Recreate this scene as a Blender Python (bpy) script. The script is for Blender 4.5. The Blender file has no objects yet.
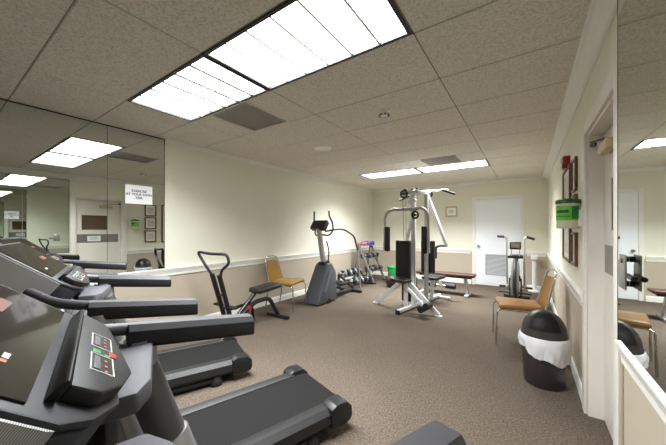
import bpy, bmesh, math, random
from mathutils import Vector, Matrix, Euler
random.seed(7)
PI = math.pi
SC = bpy.context.scene
COL = SC.collection

# ------------------------------------------------------------------ camera, world, exposure
cam_d = bpy.data.cameras.new('camera')
cam_d.sensor_width = 36.0
cam_d.lens = 283.45 / 666.0 * 36.0
cam_d.shift_y = 7.02 / 666.0
cam_d.clip_start = 0.02
cam = bpy.data.objects.new('camera', cam_d)
COL.objects.link(cam)
cam.location = (0.5626, -1.668, 1.356)
cam.rotation_euler = (PI / 2, 0, 0.6017)
SC.camera = cam

wd = bpy.data.worlds.new('world')
SC.world = wd
wd.use_nodes = True
wd.node_tree.nodes['Background'].inputs[0].default_value = (0.9, 0.92, 1.0, 1)
wd.node_tree.nodes['Background'].inputs[1].default_value = 0.05

SC.view_settings.view_transform = 'Standard'
SC.view_settings.look = 'None'
SC.view_settings.gamma = 1.0
SC.view_settings.use_curve_mapping = False
SC.view_settings.exposure = 0.40
GLOW = 4.0          # glow of the ceiling diffusers themselves
TUBES = 60.0        # watts of the lamp behind each diffuser
BEAM = 2.3          # its beam spread
SC.cycles.max_bounces = 14
SC.cycles.diffuse_bounces = 7
SC.cycles.glossy_bounces = 8
SC.cycles.use_denoising = True
SC.cycles.caustics_reflective = True

# ------------------------------------------------------------------ room numbers (metres)
XL, XR, YF, YB, ZC = -3.306, 0.925, 6.10, -3.60, 2.525
TX, TY = 1.2192, 0.6096
RAIL_T, RAIL_B = 0.853, 0.755
DOOR_Y0, DOOR_Y1, DOOR_H = 0.24, 1.10, 2.05

# ------------------------------------------------------------------ materials
def srgb(r, g, b):
    f = lambda c: (c / 255 / 12.92) if c / 255 <= 0.04045 else ((c / 255 + 0.055) / 1.055) ** 2.4
    return (f(r), f(g), f(b), 1)

def new_mat(name):
    m = bpy.data.materials.new(name)
    m.use_nodes = True
    nt = m.node_tree
    return m, nt, nt.nodes['Principled BSDF']

def mat(name, rgb, rough=0.5, metal=0.0, var=0.08, scale=30.0, bump=0.0, bscale=None, coat=0.0, spec=0.5):
    """principled material with a little procedural mottling and an optional fine bump"""
    m, nt, p = new_mat(name)
    tc = nt.nodes.new('ShaderNodeTexCoord')
    nz = nt.nodes.new('ShaderNodeTexNoise')
    nz.inputs['Scale'].default_value = scale
    nz.inputs['Detail'].default_value = 4
    nt.links.new(tc.outputs['Object'], nz.inputs['Vector'])
    mx = nt.nodes.new('ShaderNodeMix')
    mx.data_type = 'RGBA'
    c = srgb(*rgb)
    mx.inputs[6].default_value = tuple(max(0, x * (1 - var)) for x in c[:3]) + (1,)
    mx.inputs[7].default_value = tuple(min(1, x * (1 + var)) for x in c[:3]) + (1,)
    nt.links.new(nz.outputs[0], mx.inputs[0])
    nt.links.new(mx.outputs[2], p.inputs['Base Color'])
    p.inputs['Roughness'].default_value = rough
    p.inputs['Metallic'].default_value = metal
    p.inputs['Coat Weight'].default_value = coat
    p.inputs['Specular IOR Level'].default_value = spec
    if bump > 0:
        n2 = nt.nodes.new('ShaderNodeTexNoise')
        n2.inputs['Scale'].default_value = bscale or scale * 8
        n2.inputs['Detail'].default_value = 3
        nt.links.new(tc.outputs['Object'], n2.inputs['Vector'])
        b = nt.nodes.new('ShaderNodeBump')
        b.inputs['Strength'].default_value = bump
        b.inputs['Distance'].default_value = 0.004
        nt.links.new(n2.outputs[0], b.inputs['Height'])
        nt.links.new(b.outputs[0], p.inputs['Normal'])
    return m

def wall_mat():
    """cream paint above the chair rail, tan paint below it"""
    m, nt, p = new_mat('two_tone_wall_paint')
    tc = nt.nodes.new('ShaderNodeTexCoord')
    sp = nt.nodes.new('ShaderNodeSeparateXYZ')
    nt.links.new(tc.outputs['Object'], sp.inputs[0])
    gt = nt.nodes.new('ShaderNodeMath')
    gt.operation = 'GREATER_THAN'
    gt.inputs[1].default_value = 0.80
    nt.links.new(sp.outputs[2], gt.inputs[0])
    mx = nt.nodes.new('ShaderNodeMix')
    mx.data_type = 'RGBA'
    mx.inputs[6].default_value = srgb(184, 172, 154)
    mx.inputs[7].default_value = srgb(230, 228, 211)
    nt.links.new(gt.outputs[0], mx.inputs[0])
    nz = nt.nodes.new('ShaderNodeTexNoise')
    nz.inputs['Scale'].default_value = 3
    nt.links.new(tc.outputs['Object'], nz.inputs['Vector'])
    mr = nt.nodes.new('ShaderNodeMapRange')
    mr.inputs[3].default_value = 0.97
    mr.inputs[4].default_value = 1.03
    nt.links.new(nz.outputs[0], mr.inputs[0])
    ml = nt.nodes.new('ShaderNodeVectorMath')
    ml.operation = 'SCALE'
    nt.links.new(mx.outputs[2], ml.inputs[0])
    nt.links.new(mr.outputs[0], ml.inputs['Scale'])
    nt.links.new(ml.outputs[0], p.inputs['Base Color'])
    n2 = nt.nodes.new('ShaderNodeTexNoise')
    n2.inputs['Scale'].default_value = 180
    nt.links.new(tc.outputs['Object'], n2.inputs['Vector'])
    b = nt.nodes.new('ShaderNodeBump')
    b.inputs['Strength'].default_value = 0.05
    nt.links.new(n2.outputs[0], b.inputs['Height'])
    nt.links.new(b.outputs[0], p.inputs['Normal'])
    p.inputs['Roughness'].default_value = 0.55
    p.inputs['Specular IOR Level'].default_value = 0.3
    return m

def carpet_mat():
    m, nt, p = new_mat('carpet')
    tc = nt.nodes.new('ShaderNodeTexCoord')
    n1 = nt.nodes.new('ShaderNodeTexNoise')
    n1.inputs['Scale'].default_value = 75
    n1.inputs['Detail'].default_value = 6
    n1.inputs['Roughness'].default_value = 0.7
    v = nt.nodes.new('ShaderNodeTexVoronoi')
    v.inputs['Scale'].default_value = 150
    n3 = nt.nodes.new('ShaderNodeTexNoise')
    n3.inputs['Scale'].default_value = 1.3
    for n in (n1, v, n3):
        nt.links.new(tc.outputs['Object'], n.inputs['Vector'])
    r = nt.nodes.new('ShaderNodeValToRGB')
    r.color_ramp.elements[0].position = 0.33
    r.color_ramp.elements[0].color = srgb(57, 50, 44)
    r.color_ramp.elements[1].position = 0.68
    r.color_ramp.elements[1].color = srgb(113, 101, 89)
    ad = nt.nodes.new('ShaderNodeMath')
    ad.operation = 'MULTIPLY_ADD'
    ad.inputs[1].default_value = 0.22
    nt.links.new(v.outputs['Distance'], ad.inputs[0])
    a2 = nt.nodes.new('ShaderNodeMath')
    a2.operation = 'MULTIPLY_ADD'
    a2.inputs[1].default_value = 0.12
    nt.links.new(n3.outputs[0], a2.inputs[0])
    sb = nt.nodes.new('ShaderNodeMath')
    sb.operation = 'SUBTRACT'
    sb.inputs[1].default_value = 0.14
    nt.links.new(n1.outputs[0], sb.inputs[0])
    nt.links.new(sb.outputs[0], a2.inputs[2])
    nt.links.new(a2.outputs[0], ad.inputs[2])
    nt.links.new(ad.outputs[0], r.inputs[0])
    nt.links.new(r.outputs[0], p.inputs['Base Color'])
    b = nt.nodes.new('ShaderNodeBump')
    b.inputs['Strength'].default_value = 0.6
    b.inputs['Distance'].default_value = 0.006
    nt.links.new(ad.outputs[0], b.inputs['Height'])
    nt.links.new(b.outputs[0], p.inputs['Normal'])
    p.inputs['Roughness'].default_value = 0.95
    p.inputs['Specular IOR Level'].default_value = 0.1
    return m

def tile_mat():
    """fissured acoustic tile"""
    m, nt, p = new_mat('acoustic_tile')
    tc = nt.nodes.new('ShaderNodeTexCoord')
    n1 = nt.nodes.new('ShaderNodeTexNoise')
    n1.inputs['Scale'].default_value = 75
    n1.inputs['Detail'].default_value = 5
    n1.inputs['Roughness'].default_value = 0.65
    nt.links.new(tc.outputs['Object'], n1.inputs['Vector'])
    r = nt.nodes.new('ShaderNodeValToRGB')
    r.color_ramp.elements[0].position = 0.36
    r.color_ramp.elements[0].color = srgb(205, 199, 186)
    r.color_ramp.elements[1].position = 0.56
    r.color_ramp.elements[1].color = srgb(236, 230, 218)
    nt.links.new(n1.outputs[0], r.inputs[0])
    nt.links.new(r.outputs[0], p.inputs['Base Color'])
    b = nt.nodes.new('ShaderNodeBump')
    b.inputs['Strength'].default_value = 0.5
    b.inputs['Distance'].default_value = 0.005
    nt.links.new(n1.outputs[0], b.inputs['Height'])
    nt.links.new(b.outputs[0], p.inputs['Normal'])
    p.inputs['Roughness'].default_value = 0.95
    p.inputs['Specular IOR Level'].default_value = 0.15
    return m

def glow_mat(name, rgb, strength):
    m, nt, p = new_mat(name)
    p.inputs['Base Color'].default_value = (0.85, 0.85, 0.85, 1)
    p.inputs['Emission Color'].default_value = (*rgb, 1)
    p.inputs['Emission Strength'].default_value = strength
    return m

def mirror_mat():
    m, nt, p = new_mat('mirror_glass')
    p.inputs['Base Color'].default_value = (0.70, 0.735, 0.70, 1)
    p.inputs['Metallic'].default_value = 1
    p.inputs['Roughness'].default_value = 0.0
    return m

def stripe_mat(name, a, b, freq, axis=1, rough=0.4, metal=0.0):
    """fine ribs of two tones (grilles, mesh)"""
    m, nt, p = new_mat(name)
    tc = nt.nodes.new('ShaderNodeTexCoord')
    sp = nt.nodes.new('ShaderNodeSeparateXYZ')
    nt.links.new(tc.outputs['Object'], sp.inputs[0])
    mu = nt.nodes.new('ShaderNodeMath')
    mu.operation = 'MULTIPLY'
    mu.inputs[1].default_value = freq
    nt.links.new(sp.outputs[axis], mu.inputs[0])
    sn = nt.nodes.new('ShaderNodeMath')
    sn.operation = 'SINE'
    nt.links.new(mu.outputs[0], sn.inputs[0])
    mr = nt.nodes.new('ShaderNodeMapRange')
    mr.inputs[1].default_value = -1
    nt.links.new(sn.outputs[0], mr.inputs[0])
    mx = nt.nodes.new('ShaderNodeMix')
    mx.data_type = 'RGBA'
    mx.inputs[6].default_value = srgb(*a)
    mx.inputs[7].default_value = srgb(*b)
    nt.links.new(mr.outputs[0], mx.inputs[0])
    nt.links.new(mx.outputs[2], p.inputs['Base Color'])
    p.inputs['Roughness'].default_value = rough
    p.inputs['Metallic'].default_value = metal
    return m

MT = dict(
    wall=wall_mat(), carpet=carpet_mat(), tile=tile_mat(),
    grid=mat('ceiling_grid', (150, 144, 132), 0.7),
    white=mat('white_trim_paint', (238, 236, 230), 0.35, var=0.02),
    door=mat('white_door_paint', (243, 247, 252), 0.35, var=0.02),
    jamb=mat('jamb_paint', (232, 226, 217), 0.4, var=0.03),
    mirror=mirror_mat(),
    black=mat('black_plastic', (24, 24, 26), 0.42, var=0.15),
    charcoal=mat('charcoal_plastic', (29, 28, 28), 0.55, var=0.1, bump=0.1, bscale=400),
    dgrey=mat('dark_grey_plastic', (48, 47, 51), 0.5, var=0.06, bump=0.06, bscale=500),
    mgrey=mat('mid_grey_paint', (104, 104, 108), 0.35, var=0.05),
    armtop=mat('arm_top_strip', (60, 59, 63), 0.5, var=0.05),
    wing=mat('console_bracket_grey', (80, 79, 84), 0.6, var=0.05),
    uprightgrey=mat('upright_grey_paint', (88, 87, 89), 0.45, var=0.05),
    joint=mat('joint_grey_paint', (150, 149, 150), 0.42, metal=0.2, var=0.05),
    rackgrey=mat('rack_grey_paint', (116, 116, 118), 0.4, metal=0.2, var=0.06),
    lgrey=mat('light_grey_paint', (168, 167, 170), 0.32, metal=0.35, var=0.05),
    silver=mat('silver_paint', (196, 196, 198), 0.28, metal=0.6, var=0.04),
    chrome=mat('chrome', (214, 214, 212), 0.14, metal=1.0, var=0.02),
    steel=mat('brushed_steel', (180, 178, 174), 0.3, metal=0.9, var=0.06),
    belt=mat('tread_belt', (24, 23, 23), 0.8, var=0.12, scale=90, bump=0.25, bscale=700, spec=0.2),
    glass=mat('display_glass', (34, 31, 29), 0.09, var=0.25, scale=6, coat=0.4),
    foam=mat('black_foam_grip', (30, 29, 32), 0.55, var=0.15, bump=0.15, bscale=500),
    vinyl_black=mat('black_vinyl', (28, 27, 28), 0.42, var=0.2, bump=0.08, bscale=300),
    vinyl_tan=mat('tan_vinyl', (150, 106, 54), 0.33, var=0.12, scale=14, bump=0.05, bscale=200),
    vinyl_gold=mat('gold_vinyl', (158, 118, 46), 0.36, var=0.14, scale=14, bump=0.05, bscale=200),
    bench=mat('maroon_vinyl', (74, 46, 40), 0.4, var=0.15),
    rubber=mat('rubber', (18, 18, 18), 0.8, var=0.1),
    bin=mat('bin_plastic', (50, 45, 44), 0.36, var=0.1, bump=0.05, bscale=300),
    bag=mat('bin_liner_plastic', (222, 221, 224), 0.25, var=0.06, scale=18, bump=0.25, bscale=60),
    orange=mat('orange_plastic', (214, 112, 34), 0.5),
    red=mat('red_plastic', (150, 28, 28), 0.4),
    keyred=mat('red_key', (176, 44, 40), 0.45),
    keygreen=mat('green_key', (58, 150, 70), 0.45),
    keywhite=mat('white_print', (215, 212, 205), 0.5),
    keyorange=mat('orange_print', (196, 104, 62), 0.5),
    dimred=mat('dim_red_print', (112, 52, 40), 0.5),
    yellow=mat('yellow_print', (196, 178, 104), 0.5),
    green=mat('green_plastic', (22, 132, 70), 0.4, var=0.15, scale=12),
    lid=mat('dark_green_plastic', (18, 96, 62), 0.35),
    label=mat('bright_green_label', (116, 196, 58), 0.45, var=0.3, scale=25),
    cream=mat('cream_plastic', (214, 214, 186), 0.45),
    white_tube=mat('white_powder_coat', (226, 227, 228), 0.3, var=0.03),
    grey_tube=mat('grey_powder_coat', (182, 182, 182), 0.32, metal=0.3, var=0.05),
    black_tube=mat('black_gloss_tube', (27, 25, 26), 0.3, var=0.1),
    step_grey=mat('stepper_shell', (74, 77, 84), 0.42, var=0.05, bump=0.04, bscale=300),
    pink=mat('pink_vinyl', (198, 110, 134), 0.45), purple=mat('purple_vinyl', (112, 78, 160), 0.45),
    blue=mat('blue_vinyl', (54, 66, 170), 0.45),
    iron=mat('grey_iron', (92, 92, 94), 0.38, metal=0.6, var=0.15),
    ironlight=mat('pale_iron', (142, 142, 144), 0.35, metal=0.6, var=0.15),
    ballskin=mat('medicine_ball_skin', (54, 34, 38), 0.5, var=0.5, scale=9),
    brown_card=mat('brown_board', (92, 72, 50), 0.6, var=0.08, scale=20),
    wood=mat('dark_wood_frame', (104, 76, 46), 0.4, var=0.25, scale=22),
    gilt=mat('gilt_frame', (196, 178, 138), 0.4, metal=0.3, var=0.2, scale=40),
    paper=mat('white_paper', (240, 240, 240), 0.6, var=0.01),
    print_=mat('picture_print', (206, 204, 190), 0.35, var=0.22, scale=14),
    print_dark=mat('ink', (44, 44, 62), 0.6),
    push=mat('brushed_push_plate', (150, 150, 146), 0.35, metal=0.7, var=0.06),
    ventgrey=mat('vent_grey', (226, 221, 214), 0.6, var=0.03),
    ventdark=mat('vent_dark', (205, 202, 198), 0.7),
    grille=stripe_mat('louvred_grille', (150, 156, 164), (206, 210, 214), 190, 2),
    mesh=stripe_mat('silver_mesh', (150, 150, 150), (222, 221, 219), 2600, 1, 0.35, 0.3),
    brass=mat('aged_brass', (150, 124, 72), 0.35, metal=0.8, var=0.1),
    closer=mat('closer_enamel', (206, 190, 146), 0.4),
    bronze=mat('dark_bronze', (58, 54, 50), 0.3, metal=0.7, var=0.1),
    diffuser=glow_mat('lamp_diffuser', (0.96, 0.99, 1.0), GLOW),
    dark_frame=mat('light_frame', (58, 56, 54), 0.4, metal=0.3),
    ivory=mat('ivory_plastic', (246, 245, 238), 0.4),
    fan=stripe_mat('fan_cage', (60, 60, 60), (196, 194, 190), 420, 0, 0.3, 0.6),
)

# ------------------------------------------------------------------ mesh builder
def frame_mat(d, up=Vector((0, 0, 1))):
    d = d.normalized()
    if abs(d.dot(up)) > 0.98:
        up = Vector((0, 1, 0)) if abs(d.y) < 0.9 else Vector((1, 0, 0))
    s = d.cross(up).normalized()
    u = s.cross(d).normalized()
    return s, u, d

def fillet(pts, r, n=5):
    """round the corners of a polyline"""
    pts = [Vector(p) for p in pts]
    out = [pts[0]]
    for i in range(1, len(pts) - 1):
        a, b, c = pts[i - 1], pts[i], pts[i + 1]
        ra = min(r, (a - b).length * 0.48, (c - b).length * 0.48)
        p = b + (a - b).normalized() * ra
        q = b + (c - b).normalized() * ra
        for k in range(n + 1):
            t = k / n
            out.append(p * (1 - t) ** 2 + b * 2 * t * (1 - t) + q * t * t)
    out.append(pts[-1])
    return out

class MB:
    def __init__(s):
        s.bm = bmesh.new()
    def _add(s, verts, faces):
        vs = [s.bm.verts.new(v) for v in verts]
        for f in faces:
            try:
                s.bm.faces.new([vs[i] for i in f])
            except ValueError:
                pass
        return vs
    def box(s, c, d, R=None, bev=0.0, seg=2):
        b = bmesh.new()
        bmesh.ops.create_cube(b, size=1)
        for v in b.verts:
            v.co = Vector((v.co.x * d[0], v.co.y * d[1], v.co.z * d[2]))
        if bev > 0:
            bmesh.ops.bevel(b, geom=list(b.edges), offset=min(bev, min(d) * 0.49), segments=seg, profile=0.5, affect='EDGES')
        M = Matrix.Translation(Vector(c)) @ (R.to_matrix().to_4x4() if isinstance(R, Euler) else (R.to_4x4() if R is not None else Matrix.Identity(4)))
        s._merge(b, M)
        return s
    def _merge(s, b, M):
        b.verts.index_update()
        vs = [s.bm.verts.new(M @ v.co) for v in b.verts]
        for f in b.faces:
            try:
                s.bm.faces.new([vs[v.index] for v in f.verts])
            except ValueError:
                pass
        b.free()
    def span(s, x0, x1, y0, y1, z0, z1, bev=0.0):
        return s.box(((x0 + x1) / 2, (y0 + y1) / 2, (z0 + z1) / 2), (abs(x1 - x0), abs(y1 - y0), abs(z1 - z0)), bev=bev)
    def bar(s, p0, p1, w, h, up=(0, 0, 1), bev=0.0, seg=2):
        p0, p1 = Vector(p0), Vector(p1)
        a, u, d = frame_mat(p1 - p0, Vector(up))
        R = Matrix((a, u, d)).transposed()
        return s.box((p0 + p1) / 2, (w, h, (p1 - p0).length), R, bev, seg)
    def prism(s, prof, a, b, axis='x', bev=0.0):
        """extrude a closed profile; axis x: profile is (y,z); y: (x,z); z: (x,y)"""
        def P(q, t):
            return {'x': (t, q[0], q[1]), 'y': (q[0], t, q[1]), 'z': (q[0], q[1], t)}[axis]
        bb = bmesh.new()
        n = len(prof)
        v0 = [bb.verts.new(P(q, a)) for q in prof]
        v1 = [bb.verts.new(P(q, b)) for q in prof]
        bb.faces.new(v0)
        bb.faces.new(v1[::-1])
        for i in range(n):
            bb.faces.new((v0[i], v1[i], v1[(i + 1) % n], v0[(i + 1) % n]))
        bmesh.ops.recalc_face_normals(bb, faces=list(bb.faces))
        if bev > 0:
            bmesh.ops.bevel(bb, geom=list(bb.edges), offset=bev, segments=2, profile=0.5, affect='EDGES')
        s._merge(bb, Matrix.Identity(4))
        return s
    def tube(s, pts, r, n=10, rnd=0.0, closed=False, sx=1.0, r1=None):
        pts = fillet(pts, rnd) if rnd > 0 else [Vector(p) for p in pts]
        N = len(pts)
        rings, prev = [], None
        for i, p in enumerate(pts):
            if closed:
                d = (pts[(i + 1) % N] - pts[i - 1]).normalized()
            else:
                d = (pts[min(i + 1, N - 1)] - pts[max(i - 1, 0)]).normalized()
            if prev is None:
                a, u, _ = frame_mat(d)
            else:
                u = (prev - d * prev.dot(d)).normalized()
                a = d.cross(u).normalized()
            prev = u
            rr = r if r1 is None else r + (r1 - r) * i / (N - 1)
            rings.append([s.bm.verts.new(p + a * math.cos(2 * PI * k / n) * rr * sx + u * math.sin(2 * PI * k / n) * rr) for k in range(n)])
        M = N if closed else N - 1
        for i in range(M):
            A, B = rings[i], rings[(i + 1) % N]
            for k in range(n):
                s.bm.faces.new((A[k], A[(k + 1) % n], B[(k + 1) % n], B[k]))
        if not closed:
            s.bm.faces.new(rings[0][::-1])
            s.bm.faces.new(rings[-1])
        return s
    def lathe(s, prof, c=(0, 0, 0), n=28, sx=1.0, sy=1.0, R=None, fn=None):
        c = Vector(c)
        rings = []
        for r, z in prof:
            ring = []
            for k in range(n):
                t = 2 * PI * k / n
                v = Vector((math.cos(t) * r * sx, math.sin(t) * r * sy, z))
                if fn:
                    v = fn(v, t)
                if R is not None:
                    v = R @ v
                ring.append(s.bm.verts.new(c + v))
            rings.append(ring)
        for A, B in zip(rings, rings[1:]):
            for k in range(n):
                s.bm.faces.new((A[k], A[(k + 1) % n], B[(k + 1) % n], B[k]))
        if prof[0][0] > 1e-6:
            s.bm.faces.new(rings[0][::-1])
        if prof[-1][0] > 1e-6:
            s.bm.faces.new(rings[-1])
        bmesh.ops.remove_doubles(s.bm, verts=[v for ring in (rings[0], rings[-1]) for v in ring], dist=1e-6)
        return s
    def cyl(s, p0, p1, r, n=18):
        return s.tube([p0, p1], r, n)
    def ball(s, c, r, sx=1, sy=1, sz=1, n=20):
        pr = [(r * math.sin(PI * i / 12), -r * sz * math.cos(PI * i / 12)) for i in range(13)]
        return s.lathe(pr, c, n, sx, sy)
    def poly(s, pts):
        vs = [s.bm.verts.new(p) for p in pts]
        s.bm.faces.new(vs)
        return s
    def build(s, name, material, parent=None, smooth=True):
        me = bpy.data.meshes.new(name)
        bmesh.ops.recalc_face_normals(s.bm, faces=list(s.bm.faces))
        s.bm.to_mesh(me)
        s.bm.free()
        me.materials.append(material)
        if smooth:
            for p in me.polygons:
                p.use_smooth = True
            me.set_sharp_from_angle(angle=math.radians(38))
        o = bpy.data.objects.new(name, me)
        COL.objects.link(o)
        if parent is not None:
            o.parent = parent
        return o

def thing(name, label, cat, loc=(0, 0, 0), rz=0.0, group=None):
    o = bpy.data.objects.new(name, None)
    o.empty_display_size = 0.1
    COL.objects.link(o)
    o.location = loc
    o.rotation_euler = (0, 0, rz)
    o['label'] = label
    o['category'] = cat
    if group:
        o['group'] = group
    return o

def tag(o, label, cat, group=None):
    o['label'] = label
    o['category'] = cat
    if group:
        o['group'] = group
    return o

def struct(o):
    o['kind'] = 'structure'
    return o

def copy_tree(o, parent=None):
    c = o.copy()
    COL.objects.link(c)
    if parent is not None:
        c.parent = parent
    for ch in [x for x in bpy.data.objects if x.parent == o]:
        copy_tree(ch, c)
    return c

def place(o, loc, rz=0.0, label=None):
    o.location = loc
    o.rotation_euler = (0, 0, rz)
    if label:
        o['label'] = label
    return o

def text(body, size, loc, rot, material, parent=None, align='CENTER'):
    cu = bpy.data.curves.new('lettering', 'FONT')
    cu.body = body
    cu.size = size
    cu.align_x = align
    cu.align_y = 'CENTER'
    cu.extrude = 0.0003
    cu.offset = 0.0011
    cu.space_line = 1.05
    cu.materials.append(material)
    o = bpy.data.objects.new('lettering', cu)
    COL.objects.link(o)
    o.location = loc
    o.rotation_euler = rot
    me = bpy.data.meshes.new_from_object(o)
    m = bpy.data.objects.new('lettering', me)
    COL.objects.link(m)
    m.location, m.rotation_euler = loc, rot
    bpy.data.objects.remove(o)
    if parent is not None:
        m.parent = parent
    return m

ORD = ['first', 'second', 'third', 'fourth', 'fifth', 'sixth', 'seventh', 'eighth', 'ninth', 'tenth']

# ================================================================== THE ROOM
struct(MB().span(XL - 0.1, XR + 0.25, YB - 0.1, YF + 0.1, -0.1, 0).build('floor', MT['carpet'], smooth=False))

w = MB()
w.span(XL - 0.12, XL, YB - 0.1, YF + 0.1, 0, ZC + 0.15)
struct(w.build('wall_left', MT['wall'], smooth=False))
w = MB()
w.span(XL - 0.12, XR + 0.25, YF, YF + 0.12, 0, ZC + 0.15)
struct(w.build('wall_far', MT['wall'], smooth=False))
w = MB()
w.span(XL - 0.12, XR + 0.25, YB - 0.12, YB, 0, ZC + 0.15)
struct(w.build('wall_back', MT['wall'], smooth=False))
w = MB()
w.span(XR, XR + 0.2, YB - 0.1, DOOR_Y0, 0, ZC + 0.15)
w.span(XR, XR + 0.2, DOOR_Y1, YF + 0.1, 0, ZC + 0.15)
w.span(XR, XR + 0.2, DOOR_Y0, DOOR_Y1, DOOR_H, ZC + 0.15)
struct(w.build('wall_right', MT['wall'], smooth=False))

# ---- ceiling: lay-in tiles with recessed joints; openings where lights and vents sit
LIGHTS = [(-2 * TX, -TX, -TY, 0), (-TX, 0, -TY, 0), (-2 * TX, -TX, 6 * TY, 7 * TY), (-TX, 0, 6 * TY, 7 * TY)]
VENTS = [(-2.14, -1.56, 0.0, TY), (-0.95, -0.35, 5 * TY, 6 * TY)]
c = MB()
g = 0.0045
xs = [XL, -2 * TX, -TX, 0.0, XR + 0.01]
j0 = math.floor(YB / TY)
ys = [YB] + [j * TY for j in range(j0 + 1, 11) if YB < j * TY < YF] + [YF]
def skip(x0, x1, y0, y1):
    for L in LIGHTS + VENTS:
        if abs(y0 - L[2]) < 0.02 and x0 < L[0] + 0.02 and x1 > L[1] - 0.02:
            return L
    return None
for i in range(len(xs) - 1):
    for j in range(len(ys) - 1):
        x0, x1, y0, y1 = xs[i], xs[i + 1], ys[j], ys[j + 1]
        L = skip(x0, x1, y0, y1)
        if L is None:
            c.box(((x0 + x1) / 2, (y0 + y1) / 2, ZC + 0.012), (x1 - x0 - 2 * g, y1 - y0 - 2 * g, 0.024), bev=0.004, seg=1)
        else:
            for a, b in ((x0, L[0]), (L[1], x1)):
                if b - a > 0.03:
                    c.box(((a + b) / 2, (y0 + y1) / 2, ZC + 0.012), (b - a - 2 * g, y1 - y0 - 2 * g, 0.024), bev=0.004, seg=1)
ceil = struct(c.build('ceiling', MT['tile'], smooth=False))
c = MB()
c.span(XL - 0.1, XR + 0.2, YB - 0.1, YF + 0.1, ZC + 0.16, ZC + 0.2)
struct(c.build('ceiling_deck', MT['grid'], smooth=False))
c = MB()
for x in xs[1:-1]:
    c.span(x - 0.011, x + 0.011, YB, YF, ZC + 0.005, ZC + 0.02)
for y in ys[1:-1]:
    segs = [(XL, XR)]
    c.span(XL, XR, y - 0.011, y + 0.011, ZC + 0.005, ZC + 0.02)
struct(c.build('ceiling_grid', MT['grid'], smooth=False))

# ---- trims
def rail(name, prof, a, b, axis, parent=None):
    return struct(MB().prism(prof, a, b, axis).build(name, MT['white'], smooth=False))
def chair_prof(x, s):     # (offset from the wall, height)
    return [(x, RAIL_B), (x + s * 0.012, RAIL_B), (x + s * 0.014, RAIL_B + 0.03), (x + s * 0.024, RAIL_B + 0.06), (x + s * 0.034, RAIL_T - 0.012), (x + s * 0.034, RAIL_T), (x, RAIL_T)]
def base_prof(x, s):
    return [(x, 0), (x + s * 0.014, 0), (x + s * 0.014, 0.085), (x + s * 0.006, 0.105), (x, 0.105)]
def crown_prof(x, s, k=1.0):
    return [(x, ZC - 0.105 * k), (x + s * 0.012 * k, ZC - 0.105 * k), (x + s * 0.018 * k, ZC - 0.085 * k), (x + s * 0.04 * k, ZC - 0.06 * k), (x + s * 0.075 * k, ZC - 0.026 * k), (x + s * 0.082 * k, ZC - 0.012 * k), (x + s * 0.095 * k, ZC - 0.001), (x, ZC - 0.001)]
rail('trim_1', chair_prof(XL, 1), YB, YF, 'y')
rail('trim_2', chair_prof(XR, -1), DOOR_Y1 + 0.09, YF, 'y')
rail('trim_3', chair_prof(XR, -1), YB, DOOR_Y0 - 0.105, 'y')
rail('trim_4', chair_prof(YF, -1), XL + 0.034, -0.60, 'x')
rail('trim_5', chair_prof(YF, -1), 0.55, XR - 0.034, 'x')
rail('baseboard_left', base_prof(XL, 1), YB, YF, 'y')
rail('baseboard_right', base_prof(XR, -1), DOOR_Y1 + 0.09, YF, 'y')
rail('baseboard_near', base_prof(XR, -1), YB, DOOR_Y0 - 0.09, 'y')
rail('baseboard_far', base_prof(YF, -1), XL + 0.014, -0.60, 'x')
rail('baseboard_corner', base_prof(YF, -1), 0.55, XR - 0.014, 'x')
rail('trim_6', crown_prof(XR, -1), YB, YF, 'y')
rail('trim_7', crown_prof(YF, -1, 0.55), XL, XR - 0.09, 'x')
rail('trim_8', crown_prof(XL, 1, 0.5), 0.12, YF - 0.05, 'y')

# ---- door in the right wall: casing, deep jamb, leaf with covered window
w = MB()
w.span(XR - 0.02, XR, DOOR_Y1, DOOR_Y1 + 0.09, 0, DOOR_H + 0.10, bev=0.004)
w.span(XR - 0.02, XR, DOOR_Y0 - 0.09, DOOR_Y0, 0, DOOR_H + 0.10, bev=0.004)
w.span(XR - 0.02, XR, DOOR_Y0, DOOR_Y1, DOOR_H, DOOR_H + 0.10, bev=0.004)
struct(w.build('trim_9', MT['jamb']))
w = MB()
w.span(XR, XR + 0.2, DOOR_Y1 - 0.018, DOOR_Y1 - 0.0005, 0, DOOR_H)
w.span(XR, XR + 0.2, DOOR_Y0 + 0.0005, DOOR_Y0 + 0.018, 0, DOOR_H)
w.span(XR, XR + 0.2, DOOR_Y0 + 0.018, DOOR_Y1 - 0.018, DOOR_H - 0.018, DOOR_H - 0.0005)
w.span(XR + 0.14, XR + 0.155, DOOR_Y0 + 0.018, DOOR_Y0 + 0.03, 0, DOOR_H - 0.018)
struct(w.build('trim_10', MT['jamb'], smooth=False))
d1 = struct(thing('door_1', '', '', (XR + 0.085, 0, 0)))
for k in ('label', 'category'):
    del d1[k]
y0, y1 = DOOR_Y0 + 0.02, DOOR_Y1 - 0.02
MB().span(0, 0.044, y0, y1, 0.008, DOOR_H - 0.022, bev=0.002).build('door_leaf', MT['jamb'], d1)
f = MB()
f.span(-0.012, 0, 0.34, 0.84, 1.33, 1.35).span(-0.012, 0, 0.34, 0.84, 1.68, 1.70).span(-0.012, 0, 0.34, 0.36, 1.35, 1.68).span(-0.012, 0, 0.82, 0.84, 1.35, 1.68)
f.build('window_bead', MT['jamb'], d1)
MB().span(-0.006, -0.0005, 0.36, 0.82, 1.35, 1.68).build('covered_window', MT['brown_card'], d1, smooth=False)
MB().span(-0.003, -0.0005, 0.26, y1 - 0.04, 1.06, 1.25).build('push_band', MT['push'], d1, smooth=False)
MB().span(-0.004, -0.0005, y0 + 0.015, 0.26, 0.86, 1.25).build('lock_plate', MT['push'], d1, smooth=False)
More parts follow.
